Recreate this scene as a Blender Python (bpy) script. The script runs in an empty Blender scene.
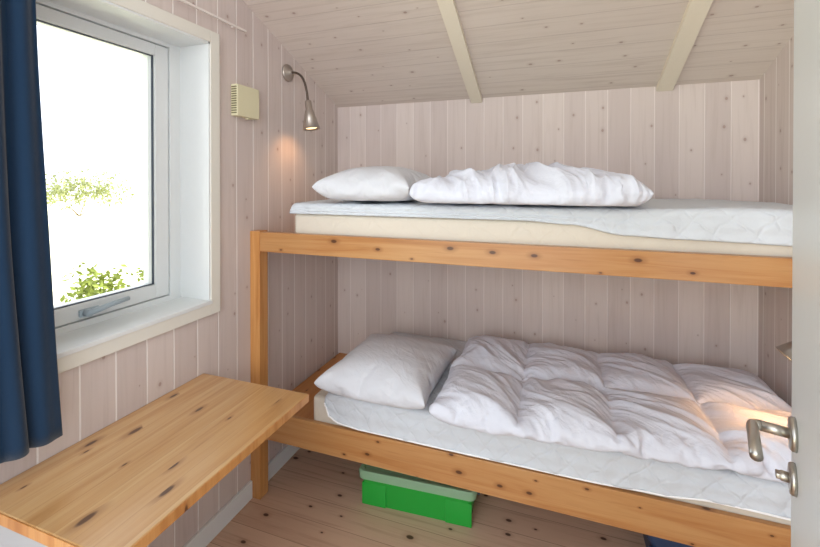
import bpy, bmesh, math, random
from mathutils import Vector, Matrix, noise

# ---------------------------------------------------------------- camera, world, sun, exposure
S = bpy.context.scene
COL = S.collection
cam_d = bpy.data.cameras.new('camera')
cam_d.sensor_width = 36.0
cam_d.lens = 412.5 / 820 * 36.0
cam_d.shift_y = -(273.5 - 183.7) / 820
cam_d.clip_start = 0.02
cam = bpy.data.objects.new('camera', cam_d)
COL.objects.link(cam)
cam.location = (1.3995, -2.4917, 1.5427)
cam.rotation_euler = (math.radians(90 - 0.366), 0, math.radians(19.379))
S.camera = cam

world = bpy.data.worlds.new('world')
S.world = world
world.use_nodes = True
bg = world.node_tree.nodes['Background']
bg.inputs[0].default_value = (0.91, 0.965, 1.04, 1)
bg.inputs[1].default_value = 2.3

sun_d = bpy.data.lights.new('sun', 'SUN')
sun_d.energy = 12.0
sun_d.angle = 0.01
sun_d.color = (1.0, 0.95, 0.85)
sun = bpy.data.objects.new('sun', sun_d)
COL.objects.link(sun)
sun.rotation_euler = Vector((-0.45, -0.40, -0.80)).to_track_quat('-Z', 'Y').to_euler()

# added unseen fill behind the camera, standing in for light through the doorway
fill_d = bpy.data.lights.new('rear_fill', 'AREA')
fill_d.shape = 'RECTANGLE'
fill_d.size = 1.5
fill_d.size_y = 1.2
fill_d.energy = 40.0
fill_d.color = (1.0, 0.97, 0.93)
fill = bpy.data.objects.new('rear_fill', fill_d)
COL.objects.link(fill)
fill.location = (0.95, -4.6, 2.0)
fill.rotation_euler = (math.radians(84), 0, 0)

S.view_settings.view_transform = 'Standard'
S.view_settings.look = 'None'
S.view_settings.exposure = -0.04
S.view_settings.gamma = 1.0
S.view_settings.use_curve_mapping = False

S.cycles.diffuse_bounces = 8

random.seed(7)
W = 2.35            # room width
H0 = 2.043          # ceiling height at the back wall
SL = 0.3948         # ceiling slope towards the door
PI = math.pi


def ceil_z(y):
    return H0 - SL * y


def srgb(r, g, b):
    def f(c):
        c /= 255.0
        return c / 12.92 if c <= 0.04045 else ((c + 0.055) / 1.055) ** 2.4
    return (f(r), f(g), f(b), 1.0)


# ---------------------------------------------------------------- node helpers
class NT:
    def __init__(self, name):
        self.mat = bpy.data.materials.new(name)
        self.mat.use_nodes = True
        self.t = self.mat.node_tree
        self.b = self.t.nodes['Principled BSDF']

    def n(self, typ, **kw):
        nd = self.t.nodes.new(typ)
        for k, v in kw.items():
            setattr(nd, k, v)
        return nd

    def link(self, a, b):
        self.t.links.new(a, b)

    def put(self, sock, v):
        if hasattr(v, 'links'):
            self.link(v, sock)
        else:
            sock.default_value = v

    def m(self, op, a, b=None, c=None):
        nd = self.n('ShaderNodeMath', operation=op)
        for i, v in enumerate((a, b, c)):
            if v is not None:
                self.put(nd.inputs[i], v)
        return nd.outputs[0]

    def xyz(self, x, y, z):
        nd = self.n('ShaderNodeCombineXYZ')
        for i, v in enumerate((x, y, z)):
            self.put(nd.inputs[i], v)
        return nd.outputs[0]

    def obj(self):
        tc = self.n('ShaderNodeTexCoord')
        sp = self.n('ShaderNodeSeparateXYZ')
        self.link(tc.outputs['Object'], sp.inputs[0])
        return tc.outputs['Object'], [sp.outputs[i] for i in range(3)]

    def noise(self, vec, scale, detail=3, rough=0.55, dist=0.0):
        nd = self.n('ShaderNodeTexNoise')
        self.link(vec, nd.inputs['Vector'])
        nd.inputs['Scale'].default_value = scale
        nd.inputs['Detail'].default_value = detail
        nd.inputs['Roughness'].default_value = rough
        nd.inputs['Distortion'].default_value = dist
        return nd.outputs['Fac']

    def ss(self, x, a, b):
        nd = self.n('ShaderNodeMapRange', interpolation_type='SMOOTHSTEP')
        self.put(nd.inputs['Value'], x)
        nd.inputs['From Min'].default_value = a
        nd.inputs['From Max'].default_value = b
        return nd.outputs[0]

    def mix(self, f, a, b, mode='MIX'):
        nd = self.n('ShaderNodeMix', data_type='RGBA', blend_type=mode)
        self.put(nd.inputs[0], f)
        self.put(nd.inputs[6], a)
        self.put(nd.inputs[7], b)
        return nd.outputs[2]

    def bump(self, h, strength=0.3, dist=0.01):
        nd = self.n('ShaderNodeBump')
        nd.inputs['Strength'].default_value = strength
        nd.inputs['Distance'].default_value = dist
        self.link(h, nd.inputs['Height'])
        self.link(nd.outputs[0], self.b.inputs['Normal'])

    def base(self, c, rough=0.6, spec=0.3, metal=0.0):
        self.put(self.b.inputs['Base Color'], c)
        self.put(self.b.inputs['Roughness'], rough)
        self.b.inputs['Specular IOR Level'].default_value = spec
        self.b.inputs['Metallic'].default_value = metal
        return self.mat


def plain(name, c, rough=0.5, spec=0.3, metal=0.0, bumpy=0.0, bscale=60):
    k = NT(name)
    vec, _ = k.obj()
    nz = k.noise(vec, bscale, 3)
    col = k.mix(k.m('MULTIPLY', nz, 0.12), c, (c[0] * 0.75, c[1] * 0.75, c[2] * 0.75, 1))
    if bumpy:
        k.bump(nz, bumpy, 0.002)
    return k.base(col, rough, spec, metal)


def boards(name, au, av, w, off, c1, c2, groove, gw=0.02, gmix=0.8, vlen=0.22, knot=None, knot_amt=0.7,
           knot_r=0.07, rough=0.6, spec=0.2, grain=0.35, stagger=None, keep=0.5):
    """tongue-and-groove boards: au = axis across, av = axis along, w = board width"""
    k = NT(name)
    vec, ax = k.obj()
    u = k.m('ADD', k.m('DIVIDE', ax[au], w), off)
    v = ax[av]
    idn = k.m('FLOOR', u)
    fr = k.m('FRACT', u)
    wn = k.n('ShaderNodeTexWhiteNoise', noise_dimensions='1D')
    k.link(idn, wn.inputs['W'])
    rnd = wn.outputs['Value']
    vv = k.m('ADD', v, k.m('MULTIPLY', rnd, 13.7))
    col = k.mix(rnd, c1, c2)
    gv = k.xyz(k.m('MULTIPLY', ax[au], 55.0), k.m('MULTIPLY', vv, 2.2), k.m('MULTIPLY', idn, 3.3))
    g = k.noise(gv, 1.0, 4, 0.6, 0.6)
    dark = (c2[0] * 0.62, c2[1] * 0.56, c2[2] * 0.5, 1)
    col = k.mix(k.m('MULTIPLY', k.ss(g, 0.45, 0.75), grain), col, dark)
    big = k.noise(k.xyz(k.m('MULTIPLY', u, 0.8), k.m('MULTIPLY', vv, 1.5), 0.0), 1.0, 2)
    col = k.mix(k.m('MULTIPLY', k.ss(big, 0.4, 0.7), 0.25), col, c1)
    # knots
    kv = k.xyz(u, k.m('DIVIDE', vv, vlen), 0.0)
    vo = k.n('ShaderNodeTexVoronoi', voronoi_dimensions='2D', feature='F1')
    k.link(kv, vo.inputs['Vector'])
    vo.inputs['Scale'].default_value = 1.0
    vo.inputs['Randomness'].default_value = 0.9
    sc = k.n('ShaderNodeSeparateColor')
    k.link(vo.outputs['Color'], sc.inputs[0])
    size = k.m('MULTIPLY', k.m('ADD', sc.outputs[1], 0.35), knot_r)
    d = k.m('DIVIDE', vo.outputs['Distance'], size)
    pres = k.m('GREATER_THAN', sc.outputs[0], keep)
    core = k.m('MULTIPLY', k.m('SUBTRACT', 1.0, k.ss(d, 0.55, 1.0)), pres)
    halo = k.m('MULTIPLY', k.m('SUBTRACT', 1.0, k.ss(d, 0.8, 2.6)), pres)
    kc = knot or dark
    col = k.mix(k.m('MULTIPLY', halo, knot_amt * 0.35), col, dark)
    col = k.mix(k.m('MULTIPLY', core, knot_amt), col, kc)
    # groove between boards
    e = k.m('ABSOLUTE', k.m('SUBTRACT', fr, 0.5))
    gm = k.ss(e, 0.5 - gw, 0.5 - gw * 0.4)
    if stagger:
        vs = k.m('ADD', k.m('DIVIDE', v, stagger), k.m('MULTIPLY', rnd, 5.0))
        e2 = k.m('ABSOLUTE', k.m('SUBTRACT', k.m('FRACT', vs), 0.5))
        gm = k.m('MAXIMUM', gm, k.ss(e2, 0.4985, 0.4995))
    col = k.mix(k.m('MULTIPLY', gm, gmix), col, groove)
    h = k.m('SUBTRACT', k.m('MULTIPLY', g, 0.12), gm)
    k.bump(h, 0.35, 0.004)
    return k.base(col, rough, spec)


def pine(name, axis, light, mid, dark, knotc=None, rough=0.35, stave=0.0, knot_len=0.3, knot_w=0.1, knot_r=0.07,
         coat=0.0, keep=0.45, seed=0.0):
    """lacquered pine, grain along axis"""
    k = NT(name)
    vec, ax = k.obj()
    L = ax[axis]
    o = [ax[i] for i in range(3) if i != axis]
    if stave:
        u = k.m('DIVIDE', o[0], stave)
        idn = k.m('FLOOR', u)
        wn = k.n('ShaderNodeTexWhiteNoise', noise_dimensions='1D')
        k.link(idn, wn.inputs['W'])
        r = wn.outputs['Value']
        LL = k.m('ADD', L, k.m('MULTIPLY', r, 9.1))
    else:
        r = None
        LL = k.m('ADD', L, seed)
    gv = k.xyz(k.m('MULTIPLY', LL, 1.3), k.m('MULTIPLY', o[0], 22.0), k.m('MULTIPLY', o[1], 22.0))
    g = k.noise(gv, 1.0, 5, 0.6, 1.0)
    fine = k.noise(k.xyz(k.m('MULTIPLY', LL, 6.0), k.m('MULTIPLY', o[0], 160.0), k.m('MULTIPLY', o[1], 160.0)), 1.0, 3)
    col = k.mix(k.ss(g, 0.3, 0.7), light, mid)
    col = k.mix(k.m('MULTIPLY', k.ss(g, 0.55, 0.8), 0.55), col, dark)
    col = k.mix(k.m('MULTIPLY', k.ss(fine, 0.5, 0.8), 0.25), col, dark)
    if r is not None:
        col = k.mix(k.m('MULTIPLY', r, 0.5), col, mid)
        e = k.m('ABSOLUTE', k.m('SUBTRACT', k.m('FRACT', u), 0.5))
        col = k.mix(k.m('MULTIPLY', k.ss(e, 0.48, 0.5), 0.35), col, dark)
    kv = k.xyz(k.m('DIVIDE', LL, knot_len), k.m('DIVIDE', k.m('ADD', o[0], o[1]), knot_w), 0.0)
    vo = k.n('ShaderNodeTexVoronoi', voronoi_dimensions='2D', feature='F1')
    k.link(kv, vo.inputs['Vector'])
    vo.inputs['Scale'].default_value = 1.0
    sc = k.n('ShaderNodeSeparateColor')
    k.link(vo.outputs['Color'], sc.inputs[0])
    d = k.m('DIVIDE', vo.outputs['Distance'], k.m('MULTIPLY', k.m('ADD', sc.outputs[1], 0.3), knot_r))
    pres = k.m('GREATER_THAN', sc.outputs[0], keep)
    core = k.m('MULTIPLY', k.m('SUBTRACT', 1.0, k.ss(d, 0.5, 1.0)), pres)
    halo = k.m('MULTIPLY', k.m('SUBTRACT', 1.0, k.ss(d, 0.8, 2.4)), pres)
    col = k.mix(k.m('MULTIPLY', halo, 0.5), col, dark)
    col = k.mix(k.m('MULTIPLY', core, 0.9), col, knotc or (dark[0] * .25, dark[1] * .2, dark[2] * .2, 1))
    k.bump(g, 0.08, 0.003)
    k.base(col, rough, 0.4)
    if coat:
        k.b.inputs['Coat Weight'].default_value = coat
        k.b.inputs['Coat Roughness'].default_value = 0.25
    return k.mat


def fabric(name, c, wr=0.25, wscale=14.0, rough=0.85, quilt=None, sheen=0.0, crease=0.0):
    k = NT(name)
    vec, ax = k.obj()
    nz = k.noise(vec, wscale, 4, 0.6, 0.8)
    h = k.m('MULTIPLY', nz, 0.7)
    if crease:                                            # sharp creases running along the diagonal
        a = k.m('ADD', k.m('MULTIPLY', ax[0], 0.8), k.m('MULTIPLY', ax[1], -0.6))
        b = k.m('ADD', k.m('MULTIPLY', ax[0], 0.6), k.m('MULTIPLY', ax[1], 0.8))
        v2 = k.xyz(k.m('MULTIPLY', a, 4.0), k.m('MULTIPLY', b, 13.0), k.m('MULTIPLY', ax[2], 10.0))
        n2 = k.noise(v2, 1.0, 3, 0.5, 1.2)
        rg = k.m('SUBTRACT', 1.0, k.ss(k.m('ABSOLUTE', k.m('SUBTRACT', n2, 0.5)), 0.0, 0.14))
        h = k.m('ADD', h, k.m('MULTIPLY', rg, crease))
    if quilt:
        p = k.m('ADD', ax[0], k.m('ADD', ax[1], ax[2]))
        q = k.m('SUBTRACT', ax[0], k.m('ADD', ax[1], ax[2]))
        wob = k.m('MULTIPLY', k.noise(vec, 6.0, 2), 0.14)
        s1 = k.m('ABSOLUTE', k.m('SINE', k.m('MULTIPLY', k.m('ADD', p, wob), quilt)))
        s2 = k.m('ABSOLUTE', k.m('SINE', k.m('MULTIPLY', k.m('ADD', q, wob), quilt)))
        mn = k.ss(k.m('MINIMUM', s1, s2), 0.0, 0.35)
        h = k.m('ADD', h, k.m('MULTIPLY', mn, 0.22))
    k.bump(h, wr, 0.02)
    col = k.mix(k.m('MULTIPLY', nz, 0.08), c, (c[0] * .85, c[1] * .85, c[2] * .85, 1))
    k.base(col, rough, 0.15)
    if sheen:
        k.b.inputs['Sheen Weight'].default_value = sheen
    return k.mat


# ---------------------------------------------------------------- materials
M = {}
wl1, wl2 = srgb(211, 199, 193), srgb(198, 185, 180)
M['wall_side'] = boards('whitewash_side', 1, 2, 0.1125, 0.42, wl1, wl2, srgb(240, 236, 232), 0.035, 0.85,
                        knot=srgb(150, 122, 112), knot_amt=0.6, vlen=0.15, knot_r=0.055, grain=0.22)
M['wall_back'] = boards('whitewash_back', 0, 2, 0.1125, 0.15, wl1, wl2, srgb(238, 230, 226), 0.028, 0.55,
                        knot=srgb(150, 122, 112), knot_amt=0.6, vlen=0.15, knot_r=0.055, grain=0.22)
M['ceiling'] = boards('whitewash_ceiling', 1, 0, 0.105, 0.3, srgb(213, 203, 194), srgb(203, 191, 182), srgb(165, 150, 143),
                      0.02, 0.5, knot=srgb(140, 112, 104), knot_amt=0.6, vlen=0.16, knot_r=0.06, grain=0.3)
M['floor'] = boards('pine_floor', 1, 0, 0.12, 0.35, srgb(212, 182, 158), srgb(192, 158, 134), srgb(110, 78, 58),
                    0.014, 0.7, vlen=0.2, knot=srgb(70, 42, 30), knot_amt=0.95, knot_r=0.08, rough=0.45, spec=0.35,
                    grain=0.5, keep=0.42)
M['rail'] = pine('lacquered_pine_rail', 0, srgb(186, 140, 90), srgb(170, 115, 65), srgb(134, 82, 44), knot_len=0.17,
                 knot_w=0.09, knot_r=0.1, coat=0.2)
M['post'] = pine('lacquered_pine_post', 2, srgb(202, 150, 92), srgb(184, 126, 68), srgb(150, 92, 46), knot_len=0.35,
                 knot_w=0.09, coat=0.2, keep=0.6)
M['platform'] = pine('lacquered_pine_boards', 1, srgb(194, 136, 78), srgb(176, 116, 60), srgb(144, 86, 42), stave=0.14,
                     coat=0.15)
M['desk'] = pine('pine_laminate', 1, srgb(206, 170, 122), srgb(190, 145, 92), srgb(138, 88, 46), stave=0.062,
                 knot_len=0.15, knot_w=0.055, knot_r=0.17, rough=0.3, coat=0.8, keep=0.8)
M['panel_shade_grey'] = plain('panel_shade_grey', srgb(166, 168, 170), 0.5, 0.3)  # white desk panel, its shade put into the grey colour
M['white_paint'] = plain('white_paint', srgb(222, 226, 226), 0.35, 0.4)
M['cream_paint'] = plain('cream_paint', srgb(222, 220, 210), 0.45, 0.3)
M['beam_paint'] = plain('beam_paint', srgb(226, 218, 200), 0.5, 0.3)
M['door_paint'] = plain('door_paint', srgb(222, 228, 229), 0.35, 0.4)
M['plastic_cream'] = plain('cream_plastic', srgb(216, 211, 178), 0.45, 0.3)
M['plastic_dark'] = plain('dark_slot', srgb(120, 112, 84), 0.6, 0.2)
M['grey_plastic'] = plain('grey_plastic', srgb(168, 182, 190), 0.4, 0.4)
M['steel'] = plain('brushed_steel', srgb(190, 186, 178), 0.28, 0.5, 1.0)
M['lamp_metal'] = plain('lamp_metal', srgb(178, 169, 160), 0.38, 0.5, 0.8)
M['lamp_dark'] = plain('lamp_dark', srgb(96, 84, 76), 0.4, 0.5, 0.7)
M['gasket'] = plain('black_gasket', srgb(70, 78, 90), 0.6, 0.2)
M['rail_white'] = plain('rail_white', srgb(224, 218, 212), 0.4, 0.3)
M['bed_white'] = fabric('white_cotton', srgb(208, 211, 217), 0.45, 11.0, crease=0.1)
M['duvet_white'] = fabric('white_down_cover', srgb(212, 216, 227), 0.5, 13.0, crease=0.08)
M['topper'] = fabric('quilted_topper', srgb(204, 210, 216), 0.4, 16.0, quilt=30.0)
M['piping'] = fabric('white_piping', srgb(246, 246, 246), 0.1, 30)
M['mattress'] = fabric('beige_mattress', srgb(212, 204, 190), 0.25, 20.0, quilt=20.0)
M['curtain'] = fabric('navy_curtain', srgb(22, 46, 70), 0.1, 60.0, 0.9, sheen=0.2)
M['green'] = plain('green_plastic', srgb(36, 160, 58), 0.35, 0.4)
M['blue_dark'] = plain('dark_blue_plastic', srgb(44, 62, 92), 0.4, 0.4)
M['earth'] = plain('pale_grass', srgb(214, 216, 190), 0.9, 0.1, bscale=2)
M['leaf'] = plain('leaf_green', srgb(116, 128, 52), 0.6, 0.3, bscale=6)
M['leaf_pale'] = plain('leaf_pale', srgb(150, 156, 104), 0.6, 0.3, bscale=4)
M['bark'] = plain('bark', srgb(130, 104, 80), 0.9, 0.1)

k = NT('translucent_lid')
k.base(srgb(170, 210, 172), 0.35, 0.4)
k.b.inputs['Transmission Weight'].default_value = 0.35
k.b.inputs['IOR'].default_value = 1.2
M['lid'] = k.mat

k = NT('window_glass')
tr = k.n('ShaderNodeBsdfTransparent')
gl = k.n('ShaderNodeBsdfGlossy')
gl.inputs['Roughness'].default_value = 0.0
fr_ = k.n('ShaderNodeFresnel')
fr_.inputs['IOR'].default_value = 1.3
mx = k.n('ShaderNodeMixShader')
k.link(fr_.outputs[0], mx.inputs[0])
k.link(tr.outputs[0], mx.inputs[1])
k.link(gl.outputs[0], mx.inputs[2])
k.link(mx.outputs[0], k.t.nodes['Material Output'].inputs['Surface'])
M['glass'] = k.mat

k = NT('lit_bulb')
k.base((1, .8, .5, 1), 0.5)
k.b.inputs['Emission Color'].default_value = (1.0, 0.70, 0.34, 1)
k.b.inputs['Emission Strength'].default_value = 2.6
M['bulb'] = k.mat


# ---------------------------------------------------------------- object helpers
def tag(o, label, cat, group=None, kind=None):
    o['label'] = label
    o['category'] = cat
    if group:
        o['group'] = group
    if kind:
        o['kind'] = kind
    return o


def thing(name, label, cat, loc=(0, 0, 0), rz=0.0, group=None, kind=None):
    o = bpy.data.objects.new(name, None)
    COL.objects.link(o)
    o.empty_display_size = 0.1
    o.location = loc
    o.rotation_euler = (0, 0, rz)
    return tag(o, label, cat, group, kind)


def obj(name, bm, mat, parent=None, smooth=False, local=False):
    """link bm as one mesh; world coordinates are shifted into the parent's frame unless local"""
    if parent is not None and not local:
        p = parent
        off = Vector((0, 0, 0))
        while p is not None:
            off += Vector(p.location)
            p = p.parent
        bmesh.ops.translate(bm, verts=bm.verts, vec=-off)
    bmesh.ops.recalc_face_normals(bm, faces=bm.faces)
    me = bpy.data.meshes.new(name)
    bm.to_mesh(me)
    bm.free()
    me.materials.append(mat)
    if smooth:
        for p in me.polygons:
            p.use_smooth = True
    o = bpy.data.objects.new(name, me)
    COL.objects.link(o)
    if parent is not None:
        o.parent = parent
    return o


def struct(name, bm, mat, label=None):
    o = obj(name, bm, mat)
    o['kind'] = 'structure'
    tag(o, label or name.replace('_', ' '), name.split('_')[0])
    return o


def B():
    return bmesh.new()


def box(bm, x0, x1, y0, y1, z0, z1, bev=0.0, seg=2):
    t = bmesh.new()
    r = bmesh.ops.create_cube(t, size=1)
    for v in t.verts:
        v.co = Vector(((x0 + x1) / 2 + v.co.x * (x1 - x0), (y0 + y1) / 2 + v.co.y * (y1 - y0), (z0 + z1) / 2 + v.co.z * (z1 - z0)))
    if bev:
        bmesh.ops.bevel(t, geom=t.edges[:], offset=bev, segments=seg, affect='EDGES', profile=0.6)
    merge(bm, t)
    return bm


def merge(bm, t, mat=None):
    vm = {}
    for v in t.verts:
        vm[v] = bm.verts.new(mat @ v.co if mat else v.co)
    for f in t.faces:
        bm.faces.new([vm[v] for v in f.verts])
    t.free()


def prism_x(bm, poly, x0, x1):
    """polygon of (y, z) extruded along x"""
    a = [bm.verts.new((x0, y, z)) for y, z in poly]
    b = [bm.verts.new((x1, y, z)) for y, z in poly]
    bm.faces.new(a)
    bm.faces.new(b[::-1])
    n = len(poly)
    for i in range(n):
        bm.faces.new((a[i], b[i], b[(i + 1) % n], a[(i + 1) % n]))
    return bm


def loft(bm, rings, closed_ends=True, cyclic=True):
    R = [[bm.verts.new(p) for p in r] for r in rings]
    n = len(R[0])
    for i in range(len(R) - 1):
        for j in range(n if cyclic else n - 1):
            bm.faces.new((R[i][j], R[i][(j + 1) % n], R[i + 1][(j + 1) % n], R[i + 1][j]))
    if closed_ends:
        bm.faces.new(R[0][::-1])
        bm.faces.new(R[-1])
    return bm


def tube(bm, pts, r, n=12):
    pts = [Vector(p) for p in pts]
    rings = []
    up = Vector((0, 0, 1))
    prev = None
    for i, p in enumerate(pts):
        d = (pts[min(i + 1, len(pts) - 1)] - pts[max(i - 1, 0)]).normalized()
        if prev is None:
            a = d.cross(up)
            if a.length < 1e-3:
                a = d.cross(Vector((1, 0, 0)))
            a.normalize()
        else:
            a = (prev - d * prev.dot(d)).normalized()
        prev = a
        b = d.cross(a)
        rr = r[i] if isinstance(r, (list, tuple)) else r
        rings.append([p + (a * math.cos(2 * PI * j / n) + b * math.sin(2 * PI * j / n)) * rr for j in range(n)])
    return loft(bm, rings)


def lathe(bm, prof, origin, axis, n=28):
    """profile [(radius, distance along axis)]"""
    ax = Vector(axis).normalized()
    a = ax.orthogonal().normalized()
    b = ax.cross(a)
    o = Vector(origin)
    rings = [[o + ax * h + (a * math.cos(2 * PI * j / n) + b * math.sin(2 * PI * j / n)) * max(r, 1e-4) for j in range(n)] for r, h in prof]
    return loft(bm, rings)


def rrect(cx, cy, hx, hy, r, z, n=5):
    out = []
    for qx, qy, a0 in ((1, 1, 0), (-1, 1, PI / 2), (-1, -1, PI), (1, -1, 1.5 * PI)):
        for i in range(n + 1):
            a = a0 + PI / 2 * i / n
            out.append((cx + qx * (hx - r) + r * math.cos(a), cy + qy * (hy - r) + r * math.sin(a), z))
    return out


def bez(p0, p1, p2, p3, n):
    out = []
    for i in range(n + 1):
        t = i / n
        out.append(tuple((1 - t) ** 3 * a + 3 * t * (1 - t) ** 2 * b + 3 * t * t * (1 - t) * c + t ** 3 * d
                         for a, b, c, d in zip(p0, p1, p2, p3)))
    return out


# ================================================================= THE SETTING
struct('floor', box(B(), -0.25, 2.6, -3.6, 0.18, -0.06, 0.0), M['floor'], 'pale pine plank floor with dark knots')

WY0, WY1, WZ0, WZ1 = -1.95, -1.114, 1.022, 2.134       # window opening
YE = -2.62
bm = B()
prism_x(bm, [(WY1, -0.06), (0.18, -0.06), (0.18, ceil_z(0.18) + .1), (WY1, ceil_z(WY1) + .1)], -0.26, 0)
prism_x(bm, [(WY0, -0.06), (WY1, -0.06), (WY1, WZ0), (WY0, WZ0)], -0.26, 0)
prism_x(bm, [(WY0, WZ1), (WY1, WZ1), (WY1, ceil_z(WY1) + .1), (WY0, ceil_z(WY0) + .1)], -0.26, 0)
prism_x(bm, [(YE, -0.06), (WY0, -0.06), (WY0, ceil_z(WY0) + .1), (YE, ceil_z(YE) + .1)], -0.26, 0)
struct('wall_left', bm, M['wall_side'], 'whitewashed board wall with the window')
struct('wall_back', box(B(), 0, W, 0, 0.18, -0.06, H0 + .05), M['wall_back'], 'whitewashed board wall behind the bunks')
struct('wall_right', prism_x(B(), [(YE, -0.06), (0.18, -0.06), (0.18, ceil_z(0.18) + .1), (YE, ceil_z(YE) + .1)], W, W + 0.2),
       M['wall_side'], 'whitewashed board wall at the right end of the bunks')
bm = B()
prism_x(bm, [(0.2, ceil_z(0.2)), (YE, ceil_z(YE)), (YE, ceil_z(YE) + .16), (0.2, ceil_z(0.2) + .16)], -0.26, W + .2)
struct('ceiling', bm, M['ceiling'], 'sloping whitewashed board ceiling')
for i, (xa, xb, lab) in enumerate(((0.917, 0.985, 'cream painted ceiling beam nearer the window'),
                                   (1.903, 1.978, 'cream painted ceiling beam nearer the door'))):
    bm = B()
    prism_x(bm, [(-0.001, ceil_z(0) - .028), (YE, ceil_z(YE) - .028), (YE, ceil_z(YE) + .01), (-0.001, ceil_z(0) + .01)], xa, xb)
    struct('trim_%d' % (i + 1), bm, M['beam_paint'], lab)
struct('baseboard_left', box(B(), 0.0, 0.014, YE, -0.861, 0.0, 0.085, 0.003), M['white_paint'], 'white baseboard under the window wall')
struct('baseboard_left', box(B(), 0.0, 0.014, -0.799, -0.001, 0.0, 0.085, 0.003), M['white_paint'], 'white baseboard on the window wall under the bunks')

# ---- window
win = thing('window_1', 'white framed window with deep white reveal', 'window', (0, (WY0 + WY1) / 2, WZ0), kind='structure')
bm = B()
cw, ct = 0.05, 0.016
box(bm, 0, ct, WY1, WY1 + cw, WZ0 - cw, WZ1 + cw, .002)
box(bm, 0, ct, WY0 - cw, WY0, WZ0 - cw, WZ1 + cw, .002)
box(bm, 0, ct, WY0, WY1, WZ1, WZ1 + cw, .002)
box(bm, 0, ct, WY0, WY1, WZ0 - cw, WZ0, .002)
obj('window_casing', bm, M['cream_paint'], win)
bm = B()
box(bm, -0.17, 0.012, WY1 - .008, WY1 + .004, WZ0, WZ1)
box(bm, -0.17, 0.012, WY0 - .004, WY0 + .008, WZ0, WZ1)
box(bm, -0.17, 0.012, WY0, WY1, WZ1 - .008, WZ1 + .004)
obj('window_reveal', bm, M['white_paint'], win)
obj('window_sill', box(B(), -0.17, 0.02, WY0 - .004, WY1 + .004, WZ0 - .004, WZ0 + .012, .003), M['white_paint'], win)
fx0, fx1 = -0.24, -0.148
a0, a1, b0, b1 = WY0 + .07, WY1 - .062, WZ0 + .038, WZ1 - .028      # sash outside
bm = B()
box(bm, fx0, fx1, a1 + .004, WY1, WZ0, WZ1, .002)
box(bm, fx0, fx1, WY0, a0 - .004, WZ0, WZ1, .002)
box(bm, fx0, fx1, a0 - .004, a1 + .004, WZ0, b0 - .004, .002)
box(bm, fx0, fx1, a0 - .004, a1 + .004, b1 + .004, WZ1, .002)
obj('window_frame', bm, M['white_paint'], win)
g0, g1, h0, h1 = a0 + .06, a1 - .060, b0 + .056, b1 - .046          # glass
bm = B()
sx0, sx1 = -0.225, -0.152
box(bm, sx0, sx1, g1, a1, b0, b1, .004)
box(bm, sx0, sx1, a0, g0, b0, b1, .004)
box(bm, sx0, sx1, g0, g1, b0, h0, .004)
box(bm, sx0, sx1, g0, g1, h1, b1, .004)
sash = obj('sash', bm, M['white_paint'], win)
bm = B()
for q in ((g1 - .003, g1 + .001, h0, h1), (g0 - .001, g0 + .003, h0, h1), (g0, g1, h0 - .001, h0 + .003), (g0, g1, h1 - .003, h1 + .001)):
    box(bm, sx1 - .022, sx1 - .012, *q)
obj('gasket', bm, M['gasket'], sash)
obj('pane', box(B(), -0.196, -0.192, g0 - .01, g1 + .01, h0 - .01, h1 + .01), M['glass'], sash)
bm = B()
hy, hz, hx = -1.50, b0 + .024, sx1
box(bm, hx, hx + .010, hy - .032, hy + .034, hz - .013, hz + .013, .004)
lathe(bm, [(.013, 0), (.013, .022), (.010, .028)], (hx + .006, hy - .012, hz), (1, 0, 0), 16)
tube(bm, [(hx + .026, hy - .02, hz), (hx + .032, hy + .02, hz + .006), (hx + .032, hy + .06, hz + .012), (hx + .030, hy + .125, hz + .016)],
     [.011, .010, .009, .008], 10)
obj('window_handle', bm, M['grey_plastic'], sash, True)

# ---- open door on the right
rose = Vector((1.8152, -1.5504))
dd = Vector((1.6048 - 1.8333, -2.2181 + 1.4932)).normalized()       # from latch edge to hinges
nn = Vector((dd.y, -dd.x))                                          # face towards the camera side
if nn.x > 0:
    nn = -nn
R2 = Matrix(((dd.x, -nn.x, 0), (dd.y, -nn.y, 0), (0, 0, 1)))         # local x along leaf, local -y out of the face
edge = Vector((1.8333, -1.4932))
door = thing('door_1', 'white open door with steel lever handle', 'door', (edge.x, edge.y, 0), math.atan2(dd.y, dd.x), kind='structure')
obj('door_leaf', box(B(), 0, 0.80, 0, 0.04, 0.008, 2.03, .002), M['door_paint'], door, local=True)
# the visible face is the local side with y<0 or y>0
loc_n = Vector((nn.dot(dd), nn.dot(Vector((-dd.y, dd.x)))))
sgn = 1 if loc_n.y > 0 else -1
fy = 0.04 if sgn > 0 else 0.0


def dpt(x, out, z):
    return (x, fy + sgn * out, z)


zr = 1.079
bm = B()
lathe(bm, [(.0295, 0), (.0295, .006), (.027, .009), (.012, .0095)], dpt(.060, 0, zr), (0, sgn, 0), 32)
tube(bm, [dpt(.060, .004, zr), dpt(.060, .052, zr)], .0095, 14)
tube(bm, bez(dpt(.060, .048, zr), dpt(.060, .062, zr), dpt(.062, .062, zr), dpt(.080, .062, zr), 6) + [dpt(.12, .062, zr), dpt(.178, .062, zr)], .0095, 14)
obj('door_handle', bm, M['steel'], door, True, local=True)
bm = B()
zk = zr - .082
lathe(bm, [(.0275, 0), (.0275, .006), (.025, .009), (.010, .0095)], dpt(.060, 0, zk), (0, sgn, 0), 32)
lathe(bm, [(.009, .008), (.009, .02), (.006, .024)], dpt(.060, 0, zk), (0, sgn, 0), 16)
box(bm, .052, .068, min(fy + sgn * .018, fy + sgn * .028), max(fy + sgn * .018, fy + sgn * .028), zk - .005, zk + .005, .002)
obj('lock_rose', bm, M['steel'], door, True, local=True)

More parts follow.
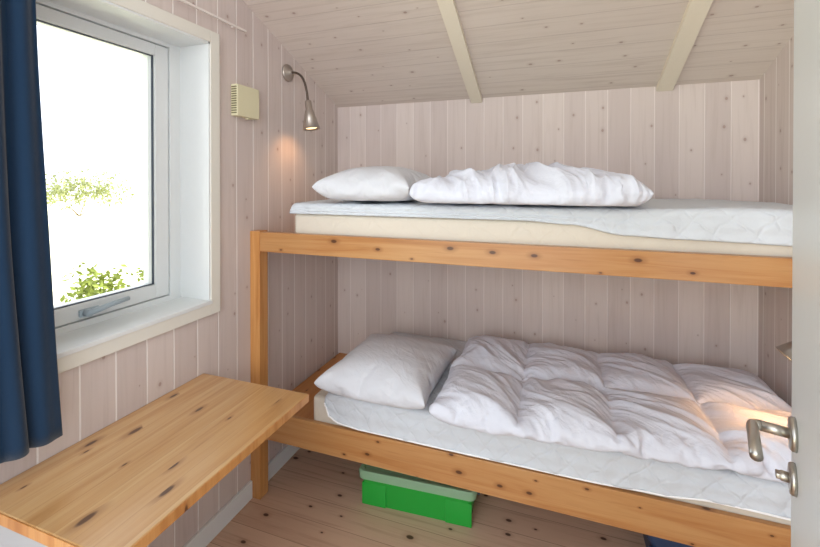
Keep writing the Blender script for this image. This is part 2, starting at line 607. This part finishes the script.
# ---- outside the window
bm = B()
box(bm, -60, -0.27, -40, 60, -0.5, -0.32)
o = struct('ground', bm, M['earth'], 'sunlit pale grass outside the window')


def shrub(label, x, y, z, rx, rz, n, leaf, mat, seed, group, kind='shrub', ry=None):
    rng = random.Random(seed)
    ry = ry or rx
    t = thing(kind, label, kind, (x, y, z), group=group)
    bm = B()
    for i in range(n):
        a = rng.uniform(0, 2 * PI)
        u = rng.uniform(-1, 1)
        rr = rng.uniform(.3, 1.0)
        s = math.sqrt(1 - u * u)
        lump = 0.75 + 0.5 * noise.noise((math.cos(a) * 1.6 + seed, math.sin(a) * 1.6, u * 2))
        c = Vector((math.cos(a) * s * rx * rr * lump, math.sin(a) * s * ry * rr * lump, rz * (1 + u * rr * lump)))
        d = Vector((rng.gauss(0, 1), rng.gauss(0, 1), rng.gauss(.3, 1))).normalized()
        e = d.orthogonal().normalized()
        q = d.cross(e)
        L = leaf * rng.uniform(.6, 1.3)
        vs = [bm.verts.new(c + p) for p in (-d * L, e * L * .45, d * L, -e * L * .45 + q * L * .15)]
        bm.faces.new(vs)
    me_o = obj('foliage', bm, mat, t, local=True)
    bm = B()
    for i in range(7):
        a = i * 2 * PI / 7
        tube(bm, [(0, 0, 0), (math.cos(a) * rx * .3, math.sin(a) * ry * .3, rz * .6), (math.cos(a) * rx * .4, math.sin(a) * ry * .4, rz * .9)],
             [.014 * rz, .009 * rz, .004 * rz], 6)
    obj('stem', bm, M['bark'], t, True, local=True)
    return t


shrub('yellow-green leafy shrub just outside the window', -4.2, 1.20, -.32, .52, .44, 420, .05, M['leaf'], 3, 'shrubs outside')
shrub('green shrub at the right edge of the window pane', -4.6, 2.32, -.32, .30, .36, 260, .045, M['leaf'], 5, 'shrubs outside')
shrub('low shrub beside the curtain edge outside the window', -3.6, .45, -.32, .30, .22, 160, .05, M['leaf'], 9, 'shrubs outside')
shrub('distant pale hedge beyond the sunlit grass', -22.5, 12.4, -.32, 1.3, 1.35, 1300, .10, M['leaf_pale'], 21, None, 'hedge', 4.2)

# ================================================================= BUNK BED
bed = thing('bunk_bed', 'built-in lacquered pine bunk bed across the back wall', 'bunk bed', (0.04, -0.83, 0))
obj('post', box(B(), 0.001, 0.058, -0.86, -0.80, 0.0, 1.300, .003), M['post'], bed)
obj('upper_rail', box(B(), 0.059, W - .002, -0.86, -0.822, 1.203, 1.297, .003), M['rail'], bed)
obj('lower_rail', box(B(), 0.059, W - .002, -0.86, -0.838, 0.302, 0.434, .003), M['rail'], bed)
obj('upper_base', box(B(), 0.002, W - .002, -0.822, -0.002, 1.215, 1.240), M['platform'], bed)
obj('lower_base', box(B(), 0.0145, W - .002, -0.838, -0.002, 0.340, 0.372), M['platform'], bed)
for xc_ in (1.0, 2.0):
    obj('crossbar', box(B(), xc_, xc_ + .06, -.81, -.02, .30, .34), M['platform'], bed)


def mattress(label, x0, x1, y0, y1, z0, z1):
    bm = B()
    box(bm, x0, x1, y0, y1, z0, z1, .022, 4)
    o = obj('mattress', bm, M['mattress'], None, True)
    return tag(o, label, 'mattress', 'foam mattresses')


mattress('beige foam mattress on the upper bunk', 0.222, 2.325, -.818, -.022, 1.241, 1.390)
mattress('beige foam mattress on the lower bunk', 0.335, 2.325, -.836, -.022, 0.373, 0.543)


def lerp_tab(tab, x):
    if x <= tab[0][0]:
        return tab[0][1]
    for (a, va), (b, vb) in zip(tab, tab[1:]):
        if x <= b:
            t = (x - a) / (b - a)
            t = t * t * (3 - 2 * t)
            return va + (vb - va) * t
    return tab[-1][1]


def topper(label, x0, x1, yf, ztop, th, drop, seed, hump):
    """quilted pad lying on the mattress; drop(x) is the height of its front hem"""
    NX = 260
    rings = []
    yb = -.022
    for i in range(NX + 1):
        x = x0 + (x1 - x0) * i / NX
        d = drop(x)
        e = min(1.0, min(i, NX - i) / 4.0)                 # rounded ends
        e = math.sqrt(max(0.0, 1 - (1 - e) ** 2)) if e < 1 else 1.0
        zt = ztop - th * .5 + th * .5 * e + hump(x) * e
        zb = ztop - th * .5 - th * .5 * e
        yo = yf
        lip = .014                                           # thickness of the hanging flap
        top = [(yb, (zt + zb) / 2)]
        n_top = 44
        for j in range(n_top + 1):
            y = yb - .012 + (yo + .020 - yb + .012) * j / n_top
            top.append((y, zt + .003 * math.sin(j / n_top * PI) * e))
        corner = [(yo + .009, zt - .004), (yo + .003, zt - .012)]
        flap = []
        n_f = 12
        ze = min(d, zb + th * .35)
        zs = max(zt - .024, ze + .001)
        for j in range(n_f + 1):
            z = zs + (ze - zs) * j / n_f
            flap.append((yo + .002 * math.sin(j * .9), z))
        tip = [(yo + .004, ze - .004), (yo + lip * .7, ze - .002)]
        back = [(yo + lip, ze + .006), (yo + lip, max(ze + .008, zb))]
        under = [(yo + .1, zb), (-.3, zb), (yb - .01, zb)]
        P = []
        n_out = 1 + n_top + 1 + 2 + n_f + 1
        for qi, (y, z) in enumerate(top + corner + flap + tip + back + under):
            v = Vector((x, y, z))
            if 2 < qi < n_out:
                s = (y + z)
                wob = .05 * noise.noise((x * 5, s * 5, seed))
                q = min(abs(math.sin((x + s + wob) * 30)), abs(math.sin((x - s + wob) * 30)))
                puff = .0014 * (min(1, q / .5) - .6)
                wv = .006 * noise.noise((x * 9, s * 7, seed)) + .005 * noise.noise((x * 24, s * 11, seed + 5))
                if y > yo + .02:
                    v.z += puff + wv
                elif z < zt - .02:
                    v.y -= (puff + wv)
            P.append(v)
        rings.append(P)
    bm = loft(B(), rings)
    bmesh.ops.triangulate(bm, faces=[f for f in bm.faces if len(f.verts) > 4], ngon_method='EAR_CLIP')
    o = obj('mattress_topper', bm, M['topper'], None, True)
    return tag(o, label, 'mattress topper', 'quilted mattress toppers')


du = [(.2, 1.392), (1.28, 1.392), (1.45, 1.382), (1.64, 1.349), (1.80, 1.343), (2.33, 1.332)]
topper('white quilted topper on the upper bunk mattress', .212, 2.335, -.836, 1.440, .048, lambda x: lerp_tab(du, x), 1.0,
       lambda x: .012 * math.exp(-((x - 2.0) / .25) ** 2))
dl = [(.405, .560), (.415, .52), (.435, .475), (.48, .455), (.58, .446), (1.0, .444), (1.5, .444), (1.75, .452), (1.9, .468), (2.33, .460)]
up_t = topper('white quilted topper on the lower bunk mattress', .410, 2.335, -.853, .573, .026, lambda x: lerp_tab(dl, x), 4.0,
              lambda x: .004 * math.sin(x * 3))
bm = B()
tube(bm, [(x, -.855, lerp_tab(dl, x) - .001) for x in [.411, .414, .418, .424, .432, .445, .46, .48, .52, .58] + [.6 + .05 * i for i in range(35)]], .0035, 6)
obj('piping', bm, M['piping'], up_t, True)


# ---------------------------------------------------------------- simulated bedding
def collider(x0, x1, y0, y1, z0, z1):
    o = obj('collider', box(B(), x0, x1, y0, y1, z0, z1), M['piping'])
    o.modifiers.new('c', 'COLLISION')
    o.collision.thickness_outer = .004
    o.collision.cloth_friction = 20
    return o


def quilt(nx, ny, fn, sx, sy):
    """two cloth layers joined round the edge; baffle threads tie them along every sx-th and sy-th row"""
    V, F, E, top, bot = [], [], [], {}, {}
    for i in range(nx + 1):
        for j in range(ny + 1):
            p = fn(i / nx, j / ny)
            edge = i in (0, nx) or j in (0, ny)
            seam = (sx and i % sx == 0 and j % 2 == 0) or (sy and j % sy == 0 and i % 2 == 0)
            if edge:
                top[i, j] = bot[i, j] = len(V)
                V.append(p)
            else:
                top[i, j] = len(V)
                V.append((p[0], p[1], p[2] + .012))
                bot[i, j] = len(V)
                V.append((p[0], p[1], p[2] - .012))
                if seam:
                    E.append((top[i, j], bot[i, j]))
    for i in range(nx):
        for j in range(ny):
            F.append((top[i, j], top[i + 1, j], top[i + 1, j + 1], top[i, j + 1]))
            F.append((bot[i, j], bot[i, j + 1], bot[i + 1, j + 1], bot[i + 1, j]))
    me = bpy.data.meshes.new('soft')
    me.from_pydata(V, E, F)
    me.update()
    o = bpy.data.objects.new('soft', me)
    COL.objects.link(o)
    return o


def inflate(o, name, frames, pressure, rest, mat, walls, move=(0, 0), bend=.05, tension=15, mass=.1, quality=6, tie_h=0.0, extra=()):
    for e in extra:
        e.modifiers.new('c', 'COLLISION')
        e.collision.thickness_outer = .004
    cols = [collider(*w) for w in walls]
    o.shape_key_add(name='Basis')
    key = o.shape_key_add(name='rest')
    for i, v in enumerate(o.data.vertices):
        key.data[i].co = Vector(rest(v.co))
    for e in o.data.edges:
        if e.is_loose and tie_h:                            # baffle threads keep this length
            a, b = e.vertices
            key.data[a].co.z += tie_h
            key.data[b].co.z -= tie_h
    m = o.modifiers.new('cl', 'CLOTH')
    s = m.settings
    s.quality = quality
    s.mass = mass
    s.tension_stiffness = s.compression_stiffness = tension
    s.shear_stiffness = tension / 3
    s.bending_stiffness = bend
    s.tension_damping = s.compression_damping = s.shear_damping = 5
    s.air_damping = 2
    s.use_pressure = True
    s.uniform_pressure_force = pressure
    s.rest_shape_key = key
    c = m.collision_settings
    c.use_self_collision = True
    c.self_distance_min = .004
    c.distance_min = .005
    c.collision_quality = 2
    m.point_cache.frame_start = 1
    m.point_cache.frame_end = frames
    for f in range(1, frames + 1):
        S.frame_set(f)
    dg = bpy.context.evaluated_depsgraph_get()
    src = o.evaluated_get(dg).to_mesh()
    bm = bmesh.new()
    bm.from_mesh(src)
    bmesh.ops.delete(bm, geom=[e for e in bm.edges if not e.link_faces], context='EDGES')
    for w in cols:
        me = w.data
        bpy.data.objects.remove(w)
        bpy.data.meshes.remove(me)
    bpy.data.objects.remove(o)
    for e in extra:
        e.modifiers.remove(e.modifiers['c'])
    S.frame_set(1)
    bmesh.ops.translate(bm, verts=bm.verts, vec=(move[0], move[1], -.004))
    n = obj(name, bm, mat, None, True)
    n.data.shape_keys and n.shape_key_clear()
    sd = n.modifiers.new('smooth', 'SUBSURF')
    sd.levels = 1
    sd.render_levels = 2
    return n


ROOMW = [(-.1, 2.5, 0.0, .1, 0, 2)]


def stretch(ax, ay, amt):
    l = math.hypot(ax, ay)
    ax, ay = ax / l, ay / l

    def f(c):
        d = (c.x * ax + c.y * ay) * amt
        return (c.x + d * ax, c.y + d * ay, c.z)
    return f


def ruffle(f, amt, seed, fx=5.0, fy=5.0):
    """unevenly oversized cover: cloth that has to crease"""
    def g(c):
        x, y, z = f(c)
        return (x + amt * noise.noise((c.x * fx, c.y * fy, seed)), y + amt * noise.noise((c.x * fx, c.y * fy, seed + 9)), z)
    return g


def crumple(o, amp, seed, across, freq):
    """folds in the cover: ridges that run at a right angle to the direction across"""
    sd = o.modifiers[0]
    sd.levels = 2
    me = bpy.data.meshes.new_from_object(o.evaluated_get(bpy.context.evaluated_depsgraph_get()))
    o.modifiers.clear()
    l = math.hypot(*across)
    ax, ay = across[0] / l, across[1] / l
    z0 = min(v.co.z for v in me.vertices)
    nrm = [v.normal.copy() for v in me.vertices]
    for v, n in zip(me.vertices, nrm):
        c = v.co
        w1 = noise.noise((c.x * 4, c.y * 4, seed)) * .08
        a, b = c.x * ax + c.y * ay + w1, -c.x * ay + c.y * ax
        r = 0.0
        for k_, (f, g) in enumerate(((freq, 1.0), (freq * 2.3, .5), (freq * 4.7, .22))):
            nv = noise.noise((a * f, b * f * .3 + c.z * 2, seed + k_ * 3.7))
            r += g * (1 - 2.2 * abs(nv))
        hgt = max(0.0, min(1.0, (c.z - z0 - .006) / .04))
        v.co = c + n * (amp * (r - .9) * hgt)
    old = o.data
    o.data = me
    bpy.data.meshes.remove(old)
    for p_ in me.polygons:
        p_.use_smooth = True


def squircle(u, v, x0, w, y0, h, z):
    """grid point with the corners of the sheet rounded off"""
    a, b = 2 * u - 1, 2 * v - 1
    k_ = .10
    return (x0 + w * (.5 + .5 * a * math.sqrt(1 - k_ * b * b * b * b * .5)), y0 + h * (.5 + .5 * b * math.sqrt(1 - k_ * a ** 6)), z)


# upper bunk
ZU, ZL = 1.450, 0.587
p = quilt(36, 30, lambda u, v: (.325 + .49 * u, -.87 + .56 * v, ZU + .04 + .02 * noise.noise((u * 4, v * 3, 0))), 0, 0)
p = inflate(p, 'pillow', 40, 12, ruffle(stretch(1, 1, .06), .012, 1), M['bed_white'], [(.2, 2.5, -.9, 0, ZU - .1, ZU)] + ROOMW, move=(.034, -.045))
tag(p, 'white pillow at the window end of the upper bunk', 'pillow', 'pillows')
q = quilt(86, 50, lambda u, v: squircle(u, v, .815, .895, -.90, .62, ZU + .06 + .03 * noise.noise((u * 4, v * 3, 3))), 0, 0)
q = inflate(q, 'duvet', 40, 13, ruffle(stretch(.9, .4, .42), .04, 3, 7, 6), M['duvet_white'],
            [(.2, 2.5, -.9, 0, ZU - .1, ZU), (.2, 2.5, -1.0, -.87, ZU - .1, 2), (.6, .805, -1, 0, ZU - .1, 2), (1.715, 1.9, -1, 0, ZU - .1, 2)] + ROOMW, move=(.016, -.075))
crumple(q, .030, 3.0, (1, .45), 6.5)
tag(q, 'white duvet folded into a long loaf on the upper bunk', 'duvet', 'duvets')

# lower bunk
p = quilt(36, 30, lambda u, v: (.355 + .545 * u, -.89 + .60 * v, ZL + .05 + .02 * noise.noise((u * 4, v * 3, 8))), 0, 0)
p = inflate(p, 'pillow', 40, 9, ruffle(stretch(1, 1, .06), .012, 8), M['bed_white'], [(.3, 2.5, -.9, 0, ZL - .1, ZL)] + ROOMW, move=(.030, -.060))
tag(p, 'white pillow at the window end of the lower bunk', 'pillow', 'pillows')
q = quilt(104, 60, lambda u, v: squircle(u, v, .875, 1.46, -1.01 + .09 * u, .89 - .09 * u, ZL + .05 + .025 * noise.noise((u * 4, v * 3, 5))), 26, 30)
q = inflate(q, 'duvet', 40, 13, ruffle(stretch(.6, .8, .35), .025, 5, 5, 5), M['duvet_white'],
            [(.2, 2.5, -1.1, 0, ZL - .1, ZL), (.7, .868, -1.1, 0, ZL - .1, 2), (2.342, 2.5, -1, 0, 0, 2)] + ROOMW, tie_h=.046)
crumple(q, .011, 5.0, (.6, .8), 7.0)
tag(q, 'white puffy baffled duvet spread along the lower bunk', 'duvet', 'duvets')

# ================================================================= DESK
desk = thing('desk', 'wall-mounted pine desk top below the window', 'desk', (0.25, -1.5, 0))
DZ = .732
obj('desk_top', box(B(), 0.001, .513, -1.876, -1.142, DZ - .030, DZ, .003), M['desk'], desk)
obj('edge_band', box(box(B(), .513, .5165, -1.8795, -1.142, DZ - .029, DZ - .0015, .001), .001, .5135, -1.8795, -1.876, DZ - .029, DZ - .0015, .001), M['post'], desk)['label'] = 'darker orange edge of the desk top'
obj('side_panel', box(B(), .016, .485, -1.868, -1.850, 0.0, DZ - .030, .001), M['panel_shade_grey'], desk)
obj('wall_cleat', box(B(), 0.001, .025, -1.845, -1.16, DZ - .07, DZ - .030, .002), M['desk'], desk)

# ================================================================= CURTAIN AND RAIL
tag(obj('curtain_rail', box(box(B(), .020, .030, -2.55, -.912, 2.243, 2.252, .002), 0, .022, -.98, -.972, 2.245, 2.251), M['rail_white']),
    'thin white curtain rail on the wall above the window', 'curtain rail')
bm = B()
NU, NV = 420, 44
rows = []
for j in range(NV + 1):
    t = j / NV
    z = 2.243 - (2.243 - .818) * t
    ye = -1.775 + .055 * t ** 1.5                         # free edge drifts towards the back wall
    row = []
    for i in range(NU + 1):
        s = i / NU
        y = ye - s * .75
        amp = .013 + .005 * t
        ph = s * 62 + 4.5 * noise.noise((s * 14, t * .6, 1.0)) + .7 * t
        x = .062 + amp * math.sin(ph) + .006 * noise.noise((s * 9, t * 2.5, 2.0))
        row.append(bm.verts.new((x, y + .006 * math.cos(ph), z)))
    rows.append(row)
for j in range(NV):
    for i in range(NU):
        bm.faces.new((rows[j][i], rows[j][i + 1], rows[j + 1][i + 1], rows[j + 1][i]))
cur = obj('curtain', bm, M['curtain'], None, True)
so = cur.modifiers.new('t', 'SOLIDIFY')
so.thickness = .003
tag(cur, 'navy blue pleated curtain hanging at the left of the window', 'curtain')

# ================================================================= WALL VENT
vent = thing('wall_vent', 'cream plastic vent box on the wall right of the window', 'vent', (0, -.91, 1.914))
obj('vent_cover', box(B(), .001, .038, -.983, -.835, 1.842, 1.986, .003), M['plastic_cream'], vent)
bm = B()
for i in range(12):
    z = 1.852 + i * .0108
    box(bm, .006, .034, -.9855, -.982, z, z + .0055)
obj('vent_slots', bm, M['plastic_dark'], vent)
obj('pull_tab', box(B(), .015, .03, -.905, -.89, 1.835, 1.843, .001), M['plastic_cream'], vent)


# ================================================================= WALL LAMPS
def wall_lamp(label, loc, rz, top, ax, aim, lead, power):
    """top = where the gooseneck meets the shade, ax = way the shade points (in the lamp's own frame)"""
    t = thing('wall_lamp', label, 'lamp', loc, rz, 'reading lamps')
    bm = B()
    lathe(bm, [(.047, 0.001), (.047, .008), (.043, .014), (.018, .018), (.014, .030), (.008, .034)], (0, 0, 0), (1, 0, 0), 32)
    obj('wall_plate', bm, M['lamp_metal'], t, True, local=True)
    ax = Vector(ax).normalized()
    o = Vector(top)
    bm = B()
    tube(bm, bez((.025, 0, 0), (lead, 0, .0), tuple(o - ax * .09), tuple(o + ax * .01), 18), .0065, 12)
    obj('gooseneck', bm, M['lamp_dark'], t, True, local=True)
    bm = B()
    lathe(bm, [(.0125, 0), (.0175, .004), (.019, .052), (.023, .058), (.0465, .158), (.044, .158), (.0215, .064), (.0165, .054)], o, ax, 32)
    sh = obj('lamp_shade', bm, M['lamp_metal'], t, True, local=True)
    bm = B()
    lathe(bm, [(.004, .058), (.013, .062), (.032, .120), (.036, .146), (.026, .153), (.004, .156)], o, ax, 24)
    obj('bulb', bm, M['bulb'], sh, True, local=True)
    ld = bpy.data.lights.new('bulb_light', 'SPOT')
    ld.energy = power
    ld.color = (1.0, 0.50, 0.20)
    ld.spot_size = math.radians(115)
    ld.spot_blend = 1.0
    ld.shadow_soft_size = .03
    lo = bpy.data.objects.new('bulb_light', ld)
    COL.objects.link(lo)
    lo.parent = t
    lo.location = o + ax * .162
    lo.rotation_euler = Vector(aim).to_track_quat('-Z', 'Y').to_euler()
    return t


wall_lamp('lit grey metal gooseneck lamp above the upper pillow', (0, -.562, 2.14), 0, (.134, 0, -.160), (.14, 0, -1), (-.7, 0, -1), .11, 2.4)
wall_lamp('grey metal gooseneck lamp half hidden behind the open door', (W, -.68, 1.112), PI, (.060, 0, -.085), (.72, 0, -.70), (.2, 0, -1), .05, 5.0)


# ================================================================= BOXES UNDER THE BED
def tub(label, loc, rz, hx, hy, h, body, lid, lidm, clip):
    t = thing('storage_box', label, 'box', loc, rz, 'boxes under the bed')
    bm = B()
    r = .03
    rings = [rrect(0, 0, hx * .90, hy * .90, r, 0.0), rrect(0, 0, hx * .905, hy * .905, r, .006), rrect(0, 0, hx * .955, hy * .955, r, h * .72),
             rrect(0, 0, hx * .985, hy * .985, r, h * .73), rrect(0, 0, hx * .985, hy * .985, r, h * .80),
             rrect(0, 0, hx * .94, hy * .94, r, h * .80), rrect(0, 0, hx * .88, hy * .88, r, .01)]
    loft(bm, rings)
    for sx in (-1, 1):                                  # raised corner pads on the front
        box(bm, sx * hx * .72 - .06, sx * hx * .72 + .06, -hy * .955, -hy * .90, .002, h * .62, .004)
    obj('tub', bm, body, t, True, local=True).modifiers.new('e', 'EDGE_SPLIT').split_angle = .6
    bm = B()
    rings = [rrect(0, 0, hx, hy, r, h * .74), rrect(0, 0, hx * 1.01, hy * 1.01, r, h * .90), rrect(0, 0, hx * .985, hy * .985, r, h * .96),
             rrect(0, 0, hx * .93, hy * .93, r, h * .96), rrect(0, 0, hx * .91, hy * .91, r, h * .91)]
    loft(bm, rings)
    obj('lid', bm, lidm, t, True, local=True).modifiers.new('e', 'EDGE_SPLIT').split_angle = .6
    for sx in (-1, 1):
        obj('clip', box(B(), sx * hx * 1.015 - .006, sx * hx * 1.015 + .006, -.11, -.03, h * .62, h * .95, .003), clip, t, local=True)
    return t


tub('green plastic storage box with translucent lid under the lower bunk', (.782, -.525, 0), math.radians(3.5), .280, .185, .172, M['green'], 0, M['lid'], M['gasket'])
tub('dark blue storage box at the door end under the lower bunk', (1.98, -.50, 0), 0, .24, .19, .2, M['blue_dark'], 0, M['blue_dark'], M['gasket'])
